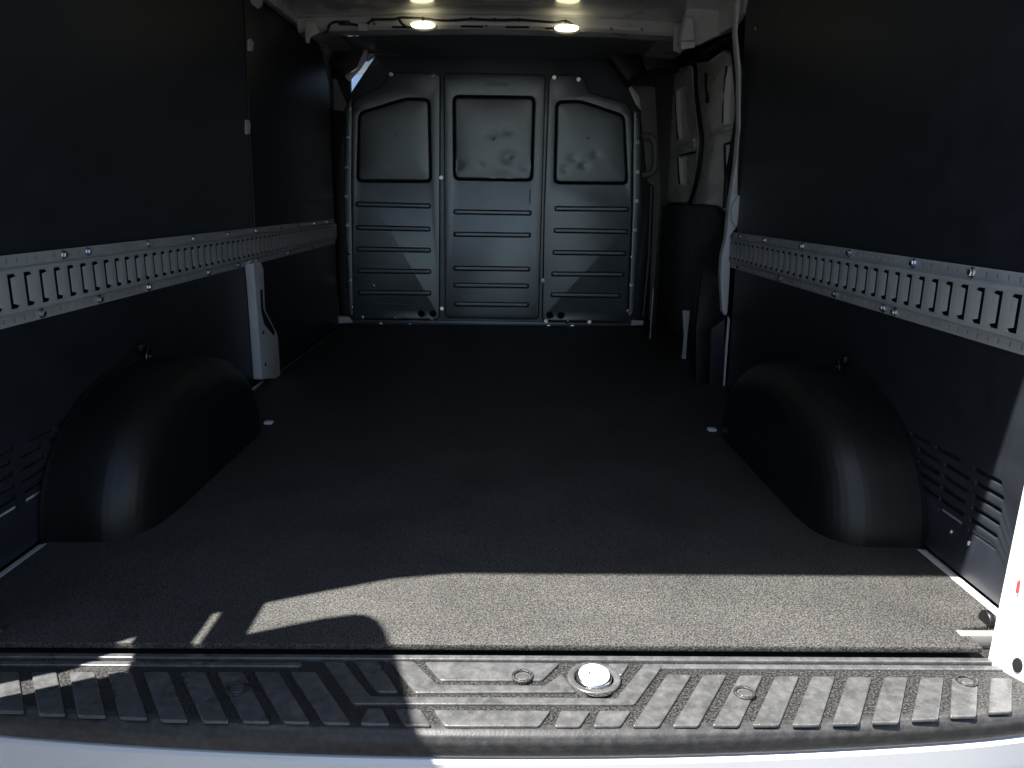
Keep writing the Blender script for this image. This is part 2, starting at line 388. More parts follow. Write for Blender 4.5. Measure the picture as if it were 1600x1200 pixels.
vput('recessed_panel', rplate(c5([(220, 300), (400, 240), (660, 200), (690, 540), (640, 900), (600, 1150), (230, 1100)]), SX+.022, .012, .003), DOORW, rw(SX+.022), parent=sd)
vput('door_seal', tube([onx(*q, SX-.012) for q in smooth([(a, b, 0) for a, b in c5([(395, 235), (425, 260), (430, 400), (452, 600), (466, 720), (445, 900), (420, 1020), (390, 1110)])], 3) for q in [q[:2]]], .010), RUBBER, parent=sd)
vput('door_seal', tube([onx(*q, SX-.02) for q in smooth([(a, b, 0) for a, b in c5([(470, 190), (560, 120), (620, 75), (655, 110), (680, 300), (692, 520), (680, 640), (650, 830), (625, 960), (615, 1140)])], 3) for q in [q[:2]]], .012), RUBBER, parent=sd)
for q in ([(300, 405), (306, 560), (316, 712)], [(316, 822), (320, 900), (326, 992)], [(603, 470), (600, 540), (598, 612)], [(622, 250), (612, 340), (605, 420)], [(609, 745), (611, 850), (614, 960)], [(330, 815), (370, 803), (428, 790)], [(610, 742), (650, 730), (680, 722)]):
    vput('recess_seal', tube([onx(*k, SX+.001) for k in c5(q)], .005, 6), RUBBER, parent=sd)
for q in ([(340, 735), (425, 715)], [(345, 765), (428, 745)], [(600, 650), (680, 625)], [(600, 680), (680, 655)]):
    vput('stiffener', tube([onx(*k, SX+.004) for k in c5(q)], .010, 8), DOORW, parent=sd)
vput('door_latch', tube([onx(*q, SX-.012) for q in c5([(490, 300), (492, 400), (500, 440), (499, 480)])], [.005, .004, .007, .009]), BLACKP, parent=sd)
vput('door_trim', rplate([(1012, 318), (1040, 322), (1090, 318), (1118, 322), (1128, 345), (1128, 620), (1000, 560)], .835, .03, .010, .02), BLACKP, rw(.835), parent=sd)
# pillars
C6 = c6
pl_ = vput('door_pillar', plate([roundpoly(fpx([(1150, 0), (1158, 0), (1153, 50), (1158, 100), (1158, 196), (1154, 230), (1153, 304), (1158, 308), (1158, 345), (1150, 357), (1142, 367), (1141, 430), (1137, 490), (1134, 494), (1129, 488), (1128, 470), (1126, 432), (1128, 400), (1135, 372), (1141, 310), (1149, 260), (1154.5, 205), (1154.5, 120), (1149, 55)], 2.72), .004)], 0, .04, .004), TRIMW, fr(2.72))
vput('pillar_cap', plate([roundpoly(fpx([(1143, 320), (1156, 304), (1158, 310), (1158, 346), (1151, 356), (1143, 346)], 2.70), .012)], 0, .02, .006), TRIMW, fr(2.70), parent=pl_)
vput('pillar_strip', plate([roundpoly(fpx([(1138, 494), (1141, 500), (1136, 560), (1133, 606), (1143, 618), (1139, 620), (1130, 608), (1134, 540)], 2.69), .002)], 0, .01, .002), TRIMW, fr(2.69), parent=pl_)
vput('pillar_trim', plate([roundpoly(fpx(c6([(490, 805), (580, 735), (572, 1135), (480, 1145)]), 2.70), .008)], 0, .05, .006), mat('slate_trim', (.016, .017, .024), .5), fr(2.70))
vput('pillar_trim', plate([roundpoly(fpx(c6([(400, 800), (440, 420), (545, 500), (560, 720), (488, 805), (478, 1130), (400, 1130)]), 2.75), .008)], 0, .05, .006), BLACKP, fr(2.75))
vput('step_post', plate([roundpoly(fpx([(1067, 485), (1079, 486), (1075, 520), (1072, 564), (1066, 563), (1069, 525)], 3.2), .004)], 0, .02, .004), TRIMW, fr(3.2))
vput('step_edge', tube([ony(1021, 450, 3.7), ony(1015, 538, 3.7)], .003, 6), TRIMW)
# front pillars beside the partition
for pts in ([(985, 133), (1024, 135), (1034, 300), (1020, 500), (1000, 500), (1000, 160)], [(505, 120), (524, 122), (545, 175), (540, 400), (520, 400), (512, 200)]):
    vput('front_pillar', plate([roundpoly(fpx(pts, 4.17), .01)], 0, .04, .008), GREYT, fr(4.17))
vput('grab_handle', tube(smooth([ony(*q, 4.1) for q in ((1003, 214), (1014, 213), (1022, 220), (1024, 240), (1023, 262), (1016, 271), (1003, 274))], 4), .016, 10), GREYT)
cw = vput('corner_trim', plate([roundpoly(fpx([(538, 120), (556, 108), (568, 78), (575, 74), (574, 90), (562, 108), (545, 127)], 3.98), .006)], 0, .02, .006), WHITE, fr(3.98))  # pale trim piece, its white also carries the corner highlight
vput('corner_trim', plate([roundpoly(fpx([(512, 100), (530, 50), (575, 50), (572, 76), (556, 106), (538, 118)], 4.0), .01)], 0, .02, .006), BLACKP, fr(4.0))
vput('corner_trim', plate([roundpoly(fpx([(942, 72), (946, 50), (982, 52), (1006, 108), (982, 128)], 4.0), .01)], 0, .03, .006), BLACKP, fr(4.0))
vput('corner_trim', plate([roundpoly(fpx([(984, 50), (1062, 60), (1064, 100), (1010, 112)], 4.05), .01)], 0, .03, .006), BLACKP, fr(4.05))
vput('corner_trim', plate([roundpoly(fpx([(982, 138), (986, 134), (999, 150), (1002, 172), (994, 164)], 4.02), .004)], 0, .01, .003), WHITE, fr(4.02))  # white sliver painted in for the highlight on this corner
for pts in ([(508, 170), (545, 175), (548, 520), (526, 520), (516, 330)], [(1000, 170), (1012, 285), (1022, 290), (1012, 545), (985, 520)]):
    vput('pillar_trim', plate([roundpoly(fpx(pts, 4.14), .01)], 0, .03, .006), BLACKP, fr(4.14))
vput('pillar_edge', tube([ony(*q, 4.05) for q in ((516, 330), (520, 400), (529, 495))], .005, 6), GREYT)
vput('pillar_edge', tube([ony(*q, 4.05) for q in ((1018, 290), (1014, 400), (1005, 495))], .005, 6), GREYT)
for pts in ([(526, 494), (545, 495), (552, 504), (526, 506)], [(988, 500), (1006, 501), (1005, 508), (986, 509)]):
    vput('floor_bracket', plate([fpx(pts, 4.06)], 0, .02, .003), TRIMW, fr(4.06))
for x0, x1, z0, z1 in ((-.95, -.80, -.05, 1.45), (.2, .92, -.05, 1.45), (-.82, .2, 1.36, 1.45)):
    vput('leak_blocker', box(x0, x1, 4.20, 4.23, z0, z1), BLACKP)  # unseen boards added to block daylight leaking in from the cab
for X0, X1 in ((-.884, -.8745), (.8095, .819)):
    vput('side_rib', box(X0, X1, 1.1, 1.5, .088, .104), TRIMW)
    vput('vent_backing', box(X0, X1, 1.1, 1.55, .108, .225), VENTB)
# lower left pillar foot, white, its opening shaded by a thin black plate
c8 = lambda pts: [(300+x/3.75, 300+y/3.75) for x, y in pts]
ft = vput('pillar_foot', plate([roundpoly(lpx(c8([(358, 420), (403, 405), (420, 450), (425, 560), (430, 690), (498, 822), (506, 850), (520, 1090), (410, 1098), (392, 850), (372, 560)]), -.835), .004)], 0, .03, .004), TRIMW, lw(-.835))
vput('slot', plate([roundpoly(lpx(c8([(400, 572), (412, 570), (419, 690), (486, 820), (478, 842), (424, 775), (406, 700)]), -.8345), .003)], .0008, .002), DARK, lw(-.835), parent=ft)
for q in c8([(418, 823), (431, 1010)]):
    p = onx(*q, -.834); vput('hole', plate([circ(0, 0, .006, 10)], .001, .003), DARK, axes(p, YP, ZP, XP), parent=ft)
vput('foot_strip', tube([onz(*q, .004) for q in ((412, 594), (390, 612))], .006, 6), TRIMW)

# ================================================================== FLOOR SHEET
fl = [(-.742, 1.006), (.705, 1.006), (.705, 1.06), (.783, 1.07), (.783, 1.36), (.783, 2.6), (.80, 2.7), (.86, 2.72), (.86, 4.09), (-.85, 4.09), (-.85, 1.07), (-.742, 1.06)]
floor = put('floor_sheet', plate([fl], .008, .010, .002, 1), FLOORM, None, axes((0, 0, 0), XP, YP, ZP)); tag(floor, 'black gritty non-slip sheet covering the load floor', 'floor covering')
# ================================================================== WALL LINERS
def slotloop(a, b, h=.008, n=3):
    (x0, y0), (x1, y1) = a, b
    return roundpoly([(min(x0, x1), y0-h/2), (max(x0, x1), y0-h/2), (max(x0, x1), y0+h/2), (min(x0, x1), y0+h/2)], h*.45, n)
rows = [.205, .183, .161, .139, .117, .098]
def vents(sgn, shift):
    out = []
    for r, z in enumerate(rows):
        st = (1.39, 1.30, 1.18) if r == 0 else (1.36-.004*r, 1.265, 1.17)
        for c, y in enumerate(st):
            if r == 5 and c == 0: continue
            y += shift; L = .075
            out.append(slotloop((sgn*y, z), (sgn*(y+L), z)))
    return out
LV = vents(1, .055); RV = vents(-1, -.02)
def liner(name, outline, holes, mtx, label, backing=None):
    o = put(name, plate([outline]+holes, 0, .008, .0015, 1), LINER, None, mtx); tag(o, label, 'wall panel', 'wall liner boards'); return o
l1 = liner('wall_liner', [(1.0, .012), (2.655, .012), (2.70, .45), (2.715, .9), (2.75, 1.42), (1.0, 1.42)], LV, lw(XL), 'black wall board with vent slots behind the wheel arch opposite the sliding door')
l2 = liner('wall_liner', [(2.672, .012), (3.98, .012), (3.98, 1.2), (3.80, 1.36), (2.765, 1.36), (2.73, .9), (2.715, .45)], [], lw(XL+.001), 'black wall board running from the white pillar foot to the partition')
l3 = liner('wall_liner', [(-1.02, .012), (-1.02, 1.42), (-2.80, 1.42), (-2.76, .9), (-2.69, .5), (-2.68, .012)], RV, rw(XR), 'black wall board with vent slots behind the sliding door')
def lfix(parent, px, X, side, r=.005):
    p = onx(*px, X); me = bolt_mesh(r, .003)
    o = put('screw', me, BOLT, parent, axes(p, YP if side < 0 else -YP, ZP, XP if side < 0 else -XP)); return o
bpy.context.view_layer.update()
lfix(l3, (1181, 44.5), XR-.0005, 1); lfix(l3, (1486, 831), XR-.0005, 1, .004); lfix(l3, (1513, 848), XR-.0005, 1, .004)
for pts in ([(388, 62), (392, 60), (396, 66), (395, 80), (388, 80)], [(384, 187), (389, 187), (391, 195), (390, 210), (384, 210)]):
    put('clip', plate([roundpoly(lpx(pts, XL+.004), .008)], 0, .006, .002), TRIMW, l1, lw(XL+.006))
put('clip', plate([roundpoly(lpx([(390, -8), (412, -8), (410, 8), (404, 14), (394, 6)], XL+.004), .008)], 0, .006, .002), TRIMW, l1, lw(XL+.006))

# ================================================================== LOAD RAILS
HB, PITCHS = .122, .04635
def rail(mtx, y0, y1, first, s, label, bolts, X, gapdir):
    """s=+1: local x runs forward (left wall); s=-1: local x runs to the rear"""
    root = empty('load_rail', label, 'rail', mtx, 'slotted load rails'); bpy.context.view_layer.update()
    a, b = (y0, y1) if s > 0 else (-y1, -y0)
    n = int((y1-first)/PITCHS); holes = []; spots = []
    for k in range(-3, n):
        y = first+k*PITCHS
        if y < y0+.02 or y > y1-.03: continue
        x = s*y; spots.append(x)
        # bracket-shaped opening: straight side towards the rear
        g = -s   # rear side in local x
        w2, h2 = .0135, .030
        pts = [(x+g*w2, .061-h2), (x-g*.006, .061-h2), (x-g*.0125, .061-h2+.006), (x-g*.0125, .061+h2-.006), (x-g*.006, .061+h2), (x+g*w2, .061+h2)]
        holes.append(pts)
    band = plate([[(a, .0235), (b, .0235), (b, .0985), (a, .0985)]]+holes, .016, .0025, .0006, 1)
    put2('slotted_band', band, RAILM, root, (0, 0, 0))
    for lo, hi, e in ((0, .021, .0235), (.101, .122, .0985)):
        fh = []
        x = a+.012
        while x < b-.01:
            zc = (lo+hi)/2+random.uniform(-.0005, .0005); fh.append([(x-.0018, zc-.004), (x+.0018, zc-.004), (x+.0018, zc+.004), (x-.0018, zc+.004)]); x += PITCHS*.62
        put2('flange', plate([[(a, lo), (b, lo), (b, hi), (a, hi)]]+fh, .006, .0025, .0006, 1), RAILM, root, (0, 0, 0))
        f0 = hi if lo == 0 else lo
        q = [(a, f0, .0058), (b, f0, .0058), (b, e, .0158), (a, e, .0158)]
        put2('shoulder', raw(q, [(0, 1, 2, 3) if lo == 0 else (3, 2, 1, 0)]), RAILM, root, (0, 0, 0))
    # tabs: pressed in, hinged on the forward edge
    g = -s
    tm = grid(lambda u, v: (-g*.0125+g*.0125*u, (v-.5)*(.052-.008*u), .0155-.0035*u**1.8), 5, 1, flip=(g < 0))
    for x in spots: put2('slot_tab', tm, RAILM, root, (x, .061, 0))
    put2('backing', raw([(a, .02, .0008), (b, .02, .0008), (b, .10, .0008), (a, .10, .0008)], [(0, 1, 2, 3)]), DARK, root, (0, 0, 0))
    bmsh = bolt_mesh(.0068, .008)
    inv = mtx.inverted()
    for px in bolts:
        p = inv @ onx(*px, X); loc = (p.x, .0105 if p.y < .05 else .1115, .006)
        o = put2('bolt', bmsh, BOLT, root, loc); o.rotation_euler = (random.uniform(-.12, .12), random.uniform(-.12, .12), random.random()*3)
    return root
SL = .008
def tilt(mtx0, X, y0, z0, s):
    d = Vector((0, math.cos(SL), math.sin(SL)))*s; n = XP*s; u = n.cross(d)
    o = Vector((X, 0, z0-SL*y0)); return axes(o, d, u, n)
LB = [(105, 393), (142, 388), (236, 377), (305.5, 366.5), (359.5, 359.5), (402.7, 354), (441, 350), (468.5, 347), (492.5, 344), (513, 341),
      (72, 494), (161, 469), (237.5, 449), (329.5, 425), (377, 411), (391.5, 409), (404.5, 406), (453, 393), (491, 383)]
RB = [(1152, 368), (1191, 372), (1249, 381), (1322, 394), (1421.5, 409), (1513, 422.5), (1149, 419.5), (1213, 437), (1299, 464), (1374, 487), (1392, 491)]
rail(tilt(None, XL, 1.2, .415, 1), 1.02, 3.96, 1.3415, 1, 'grey slotted steel rail bolted to the long wall opposite the sliding door', LB, -.85, 1)
rail(tilt(None, XR, 1.2, .417, -1), 1.03, 2.75, 1.1735, -1, 'grey slotted steel rail bolted to the wall behind the sliding door', RB, .785, -1)

# ================================================================== WHEEL ARCH COVERS
def cover(s, Xw, label):
    W = .187
    o = empty('wheel_arch_cover', label, 'wheel arch', Matrix.Translation((Xw-s*W*.5, 1.755, 0)), 'wheel arch covers'); bpy.context.view_layer.update()
    prof_ = [(0, 1.0)]
    rf = .085
    for k in range(0, 11):
        t = k/10*math.pi/2; prof_.append((W-rf+rf*math.sin(t), 1-(1-math.cos(t))*rf/.30))
    for sc in (.62, .45, .25, .0): prof_.append((W+.004, sc))
    def fn(u, v):
        th = math.pi*u; k = v*(len(prof_)-1); i = min(int(k), len(prof_)-2); t = k-i
        d = prof_[i][0]*(1-t)+prof_[i+1][0]*t; sc = prof_[i][1]*(1-t)+prof_[i+1][1]*t
        c, q = -math.cos(th), math.sin(th)
        yy = 1.755+.41*math.copysign(abs(c)**.86, c)*sc; zz = .265*abs(q)**.92*sc
        return (Xw-s*d, yy, zz+.004)
    put('arch_shell', grid(fn, 60, 60, s > 0), COVERM, o, I4, 60)
    # thin flange against the wall board
    def fl_(u, v):
        th = math.pi*u; c, q = -math.cos(th), math.sin(th); k = 1+.022*v
        return (Xw-s*(.006+.002*(1-v)), 1.755+.41*k*math.copysign(abs(c)**.86, c), .265*k*abs(q)**.92+.004)
    put('flange', grid(fl_, 60, 1, s < 0), COVERM, o, I4)
    # floor lip round the foot
    return o
cover(1, XR, 'rounded black wheel arch cover below the rail behind the sliding door')
cover(-1, XL, 'rounded black wheel arch cover beside the white pillar foot')
# tie-down rings hanging over the arches
for s, X, px, lab in ((1, XR, (1322, 574), 'small black wire tie-down ring above the wheel arch behind the sliding door'), (-1, XL, (219, 556), 'small black wire tie-down ring above the wheel arch opposite the sliding door')):
    p = onx(*px, X); r = empty('tie_down_ring', lab, 'ring', Matrix.Translation((X, p.y, p.z)), 'tie-down rings'); bpy.context.view_layer.update()
    pts = [Vector((X-s*(.012+.012*math.sin(k/12*math.pi)), p.y+.022*math.cos(k/12*math.pi*2), p.z-.002+.022*math.sin(k/12*math.pi*2))) for k in range(13)][:-1]
    put('ring', tube(pts, .0028, 8, True), BOLT if False else mat('dark_wire', (.1, .1, .105), .25, metal=1), r, I4)
    put('bracket', box(X-s*.016 if s > 0 else X, X if s > 0 else X+.016, p.y-.02, p.y+.02, p.z+.012, p.z+.03, .004), BLACKP, r, I4)
    put('bolt', bolt_mesh(.006, .006), BOLT, r, axes(Vector((X-s*.001, p.y-.022*0, p.z-.034)), -YP if s > 0 else YP, ZP, -XP if s > 0 else XP))
# stray screws and clips on the floor edge
for px, lab in (((1112, 672), 'pale clip at the foot of the arch behind the sliding door'), ((420, 661), 'pale clip on the floor near the white pillar foot')):
    p = onz(*px, .01); o = put('floor_clip', box(-.012, .012, -.012, .012, 0, .008, .003), TRIMW, None, Matrix.Translation((p.x, p.y, .008))); tag(o, lab, 'clip', 'floor clips')

# ================================================================== PARTITION
PY = 4.10
part = empty('partition', 'charcoal steel bulkhead of three ribbed panels closing off the cab', 'partition', Matrix.Translation((XC-.03, PY, 0))); bpy.context.view_layer.update()
FR = fr(PY); pm = Matrix.Translation((XC-.03, PY, 0))
# header sheet and frame behind
put('backing_sheet', plate([roundpoly(fpx([(548, 145), (566, 118), (590, 82), (800, 79), (940, 86), (962, 110), (985, 145), (1001, 175), (1002, 330), (990, 505), (548, 502), (538, 330), (538, 170)], PY+.03), .02)], 0, .012, .003), PARTM, part, fr(PY+.03))
put('sill', plate([fpx([(545, 499), (990, 505), (990, 512), (545, 507)], PY+.005)], 0, .06, .003), PARTM, part, fr(PY+.005))
def fplate(pts, holes, front, depth, bevel, r):
    return plate([roundpoly(fpx(pts, PY), r)]+holes, front, depth, bevel, 3)
L_out = [(549, 170), (556, 151), (592, 137), (600, 130), (612, 113), (683, 113), (688, 118), (687, 501), (558, 498), (550, 490)]
C_out = [(693, 113), (853, 116), (842, 500), (695, 497)]
R_out = [(858, 116), (905, 116.5), (915, 122), (919, 140), (924, 145), (980, 160), (989, 180), (987, 340), (980, 490), (972, 504), (847, 502), (850, 330)]
L_win = [(560, 176), (634, 153), (671, 154), (674, 285), (557, 284)]
C_win = [(708, 149), (836, 151), (832, 283), (709, 281)]
R_win = [(869, 158), (907, 157), (976, 180), (981, 288), (866, 287)]
hole_px = {
 'L': [(577.5, 289, .005), (645.5, 290, .005), (601, 402, .006), (582, 411, .006), (601, 430, .006), (609, 431, .004), (638, 431, .005), (582, 466, .004), (639, 467, .005), (639, 483, .004), (658, 490.5, .0145), (676, 490.5, .0145), (583, 321, .004), (645, 321, .004)],
 'C': [(711, 341.5, .005), (724, 343, .005), (724, 396.5, .005), (741, 408, .005), (711, 387.5, .004), (814, 342.5, .005), (813.5, 388.5, .005), (814, 411, .006), (812, 455, .005), (838, 294, .0065), (837, 318.5, .007), (817, 318, .007), (807, 305, .005), (808, 308, .004), (818, 294, .004), (755, 366, .004), (785, 366, .004), (755, 419, .004)],
 'R': [(891, 293.5, .005), (958.5, 294.5, .005), (933, 407, .006), (951, 418, .006), (895, 435.5, .005), (932, 434, .006), (931, 444, .005), (949, 443, .004), (949, 452, .005), (893.5, 486, .004), (859.5, 493, .0145), (877, 493, .0145), (889, 326, .004), (911, 326.5, .004), (935, 326, .004), (957, 326.5, .004)]}
def dents(cx, cz, lst):
    def f(x, z):
        d = 0
        for (dx, dz, r, h) in lst:
            q = ((x-dx)**2+((z-dz)*1.3)**2)/(r*r); d += h*math.exp(-q)
        return d
    return f
def window_plate(win, dl, nm):
    """slightly dished sheet, fan from grid clipped to the rounded outline"""
    lp = roundpoly(fpx(win, PY), .03, 6); lp = inset(lp, .006)
    d = dents(0, 0, [(*[(q := ony(px, py, PY)).x, q.z], r, h) for px, py, r, h in dl])
    cx = sum(p.x for p in lp)/len(lp); cz = sum(p.y for p in lp)/len(lp)
    # resample the outline
    per = []; N = len(lp); L = [0]
    for i in range(N): L.append(L[-1]+(lp[(i+1) % N]-lp[i]).length)
    T = L[-1]; n = 160
    for k in range(n):
        s = T*k/n; i = max(j for j in range(N) if L[j] <= s); t = (s-L[i])/max(1e-9, L[i+1]-L[i]); per.append(lp[i].lerp(lp[(i+1) % N], t))
    rings = 48; vs_ = [(cx, cz, d(cx, cz)-.002)]; fs = []
    for r in range(1, rings+1):
        f = r/rings
        for p in per:
            x = cx+(p.x-cx)*f; z = cz+(p.y-cz)*f
            e = 0 if f < .97 else -.006*((f-.97)/.03)**2
            vs_.append((x, z, -.002+(d(x, z) if f < .97 else 0)+.004*(1-f**4)+e))
    vs_ += [(p.x, p.y, -.02) for p in per]; rings += 1
    for k in range(n): fs.append((0, 1+k, 1+(k+1) % n))
    for r in range(1, rings):
        for k in range(n): fs.append((1+(r-1)*n+k, 1+r*n+k, 1+r*n+(k+1) % n, 1+(r-1)*n+(k+1) % n))
    me = raw(vs_, fs); bm = bmesh.new(); bm.from_mesh(me); bmesh.ops.recalc_face_normals(bm, faces=bm.faces)
    if sum(f_.normal.z for f_ in bm.faces) < 0: bmesh.ops.reverse_faces(bm, faces=bm.faces)
    bm.to_mesh(me); bm.free(); return me
panels = {}; big = []
for key, out, win, lab in (('L', L_out, L_win, None), ('C', C_out, C_win, None), ('R', R_out, R_win, None)):
    holes = [roundpoly(fpx(win, PY), .03, 6)]
    for x, y, r in hole_px[key]:
        if r > .01 : p = ony(x, y, PY); holes.append(circ(p.x, p.z, r, 18)); big.append((key, p.x, p.z, r))
    me = fplate(out, holes, 0, .022, .006, [.03]*len(out) if key != 'C' else .03)
    o = put('panel', me, PARTM, part, FR); panels[key] = o
    for x, y, r in hole_px[key]:
        if r <= .01:
            p = ony(x, y, PY-.001); put('hole', plate([circ(0, 0, r*1.5, 10)], .0006, .002), DARK, o, axes((p.x, PY, p.z), XP, ZP, -YP))
bpy.context.view_layer.update()
put('recessed_sheet', window_plate(L_win, [(600, 230, .12, .002)], 'L'), PARTM, panels['L'], FR, 50)
put('recessed_sheet', window_plate(C_win, [(769, 209, 0.032, -0.0027), (793, 204, 0.029, -0.0027), (795, 246, 0.046, -0.0063), (802, 248, 0.021, 0.0027), (715, 258, 0.034, -0.0032), (817, 260, 0.034, -0.0032), (783, 277, 0.046, -0.0027), (752, 258, 0.017, -0.0018), (760, 180, 0.103, 0.0013), (735, 235, 0.081, 0.0013)], 'C'), PARTM, panels['C'], FR, 50)
put('recessed_sheet', window_plate(R_win, [(895, 247, 0.032, -0.0027), (931, 242, 0.025, -0.0018), (882, 264, 0.025, -0.0032), (912, 259, 0.025, -0.0027), (900, 210, 0.092, 0.0013), (950, 225, 0.081, 0.0010)], 'R'), PARTM, panels['R'], FR, 50)
for k_, x, z, r in big: put('hole', plate([circ(0, 0, r*1.15, 18)], 0, .002), DARK, panels[k_], axes((x, PY+.012, z), XP, ZP, -YP))
# dark behind the recess gaps
for k_, win in (('L', L_win), ('C', C_win), ('R', R_win)):
    put('groove', plate([roundpoly(fpx(win, PY), .03, 6)], -.0215, .001), DARK, panels[k_], FR)
def rib(key, a, b, hgt=.0145, proud=.008):
    p = ony(*a, PY); q = ony(*b, PY); L = (q-p).length; ang = math.atan2(q.z-p.z, q.x-p.x)
    nx, nv = 14, 6
    def fn(u, v):
        x = (u-.5)*L; e = min(1, min(u, 1-u)*L/.016); e = math.sqrt(max(0, 1-(1-e)**2))
        y = (v-.5)*2*hgt*(.55+.45*e); h = proud*e*min(1, max(0, (1-abs(v-.5)*2)/.5))**.8
        return (x, y, max(h, 0)-.0008)
    us = [0, .01, .02, .035, .05, .075, .1, .3, .5, .7, .9, .925, .95, .965, .98, .99, 1]
    me = grid(lambda u, v: fn(us[round(u*16)], v), 16, 8, False)
    c = (p+q)/2; put('rib', me, PARTM, panels[key], axes((c.x, PY, c.z), XP, ZP, -YP) @ Matrix.Rotation(ang, 4, 'Z'), 60)
for a, b in (((555, 319), (673, 322)), ((556, 355.5), (673, 358)), ((556.5, 389), (673.5, 391)), ((558, 423), (674, 424.5)), ((559, 457), (674, 458))): rib('L', a, b)
for a, b in (((708, 331), (831, 333)), ((708, 366), (830, 367.5)), ((708, 419), (829, 420.5)), ((708, 445.5), (827, 447)), ((709, 475), (827, 476.5))): rib('C', a, b)
for a, b in (((866, 326), (983, 327)), ((865, 360), (982, 362)), ((863, 394.5), (979, 396)), ((861, 428), (976, 429)), ((860, 460.5), (970, 462))): rib('R', a, b)
rib('L', (586, 474), (636, 476), .004, .003)
# embossed maker strip, handle slot
for k in range(7):
    p = ony(761+k*5.2, 131.5+k*.1, PY); put('embossed_mark', box(-.0065, .0065, -.009, .009, -.001, .0022, .001, 1), PARTM, panels['C'], axes((p.x, PY, p.z), XP, ZP, -YP))
p = ony(828, 307, PY); put('handle_slot', box(-.0025, .0025, -.035, .035, -.004, .0006), DARK, panels['C'], axes((p.x, PY, p.z), XP, ZP, -YP))
# side flanges with bolts
put('side_flange', plate([roundpoly(fpx([(541, 168), (549, 152), (550, 170), (549, 300), (552, 495), (545, 490), (537, 300)], PY), .004)], .004, .02, .003), PARTM, part, FR)
put('side_flange', plate([roundpoly(fpx([(990, 180), (988, 165), (997, 172), (1000, 190), (1000, 300), (991, 488), (982, 495), (989, 320)], PY), .004)], .004, .02, .003), PARTM, part, FR)
pb = bolt_mesh(.0075, .007)
for x, y in [(546, 169), (544, 215.5), (541.5, 262), (541, 307), (543, 352), (545.5, 395.6), (547.6, 438.5), (549, 480), (995, 184.5), (996, 222.5), (996, 269), (995, 314), (992, 359), (988, 402), (986, 445), (982, 486), (595, 506.5), (640, 507.6), (857, 510.5), (894, 510.5), (689.5, 277.6), (690.6, 482), (848, 438)]:
    p = ony(x, y, PY); o = put('bolt', pb, BOLT, part, axes((p.x, PY-.003, p.z), XP, ZP, -YP) @ Matrix.Rotation(random.uniform(-.15, .15), 4, 'X'))
for key, lst in (('L', [(566, 496), (617, 498), (674, 499), (583, 447), (611, 116), (676, 117)]), ('R', [(853, 502), (887, 503), (921, 503), (904, 124), (866, 121)])):
    for x, y in lst:
        p = ony(x, y, PY); put('bolt', pb, BOLT, panels[key], axes((p.x, PY-.0005, p.z), XP, ZP, -YP) @ Matrix.Rotation(random.uniform(-.15, .15), 4, 'X'))

# ================================================================== DOME LAMPS, HARNESS
for (x, y), lab in (((661.5, 41), 'lit oval roof lamp on the beam end beside the harness connector'), ((885, 46), 'lit oval roof lamp on the beam end nearer the sliding door')):
    p = ony(x, y, 3.285)
    lamp = empty('dome_lamp', lab, 'lamp', Matrix.Translation((p.x, 3.30, p.z+.02)), 'roof lamps'); bpy.context.view_layer.update()
    sq = lambda a: math.copysign(abs(a)**.7, a)
    me = grid(lambda u, v: (p.x+.048*sq(math.cos(2*math.pi*u))*math.sin(v*math.pi)**.8, 3.268+.027*sq(math.sin(2*math.pi*u))*math.sin(v*math.pi)**.8, p.z+.001-.0125*math.cos(v*math.pi)), 28, 14)
    put('lens', me, LENS, lamp, I4)
    me = grid(lambda u, v: (p.x+(.049+.006*v)*math.cos(2*math.pi*u), 3.290+.008*v, p.z+.002+(.012+.006*v)*math.sin(2*math.pi*u)), 24, 2)
    put('bezel', me, INWHITE, lamp, I4)
hp = [(505, 52), (512, 48), (515, 39), (525, 34), (540, 36), (556, 39), (572, 38), (583, 31), (600, 30.5), (618, 30), (626, 27.5), (661, 29), (690, 32), (715, 31.5), (737, 30), (760, 31), (785, 31.5), (811, 31), (840, 33), (868, 35), (884, 33), (900, 42)]
har = empty('wiring_harness', 'black taped wiring loom clipped along the roof beam', 'cable', Matrix.Translation((0, 3.28, 1.34))); bpy.context.view_layer.update()
HY = 3.282
put('cable', tube(smooth([ony(*q, HY) for q in hp], 4), .0048, 8), RUBBER, har, I4)
put('cable', tube(smooth([ony(*q, HY) for q in ((623, 29), (628, 37), (636, 42), (644, 43))], 3), .0055, 8), RUBBER, har, I4)
put('cable', tube([onx(*q, -.80) for q in ((455, -12), (480, 16), (508, 50))], .013, 8), RUBBER, har, I4)
for q in ((583, 31), (661, 29.5), (737, 29.5), (773, 31), (811, 31), (884, 33.5)):
    p = ony(*q, HY); put('clip', box(-.006, .006, -.006, .006, -.006, .006, .002), BLACKP, har, Matrix.Translation(p))
p = ony(538, 36, HY); put('connector', box(-.022, .022, -.008, .008, -.008, .008, .003), BLACKP, har, Matrix.Translation(p))
p = ony(567, 42, HY-.004); put('paper_tag', box(-.018, .018, -.001, .001, -.014, .012), TRIMW, har, Matrix.Translation(p))

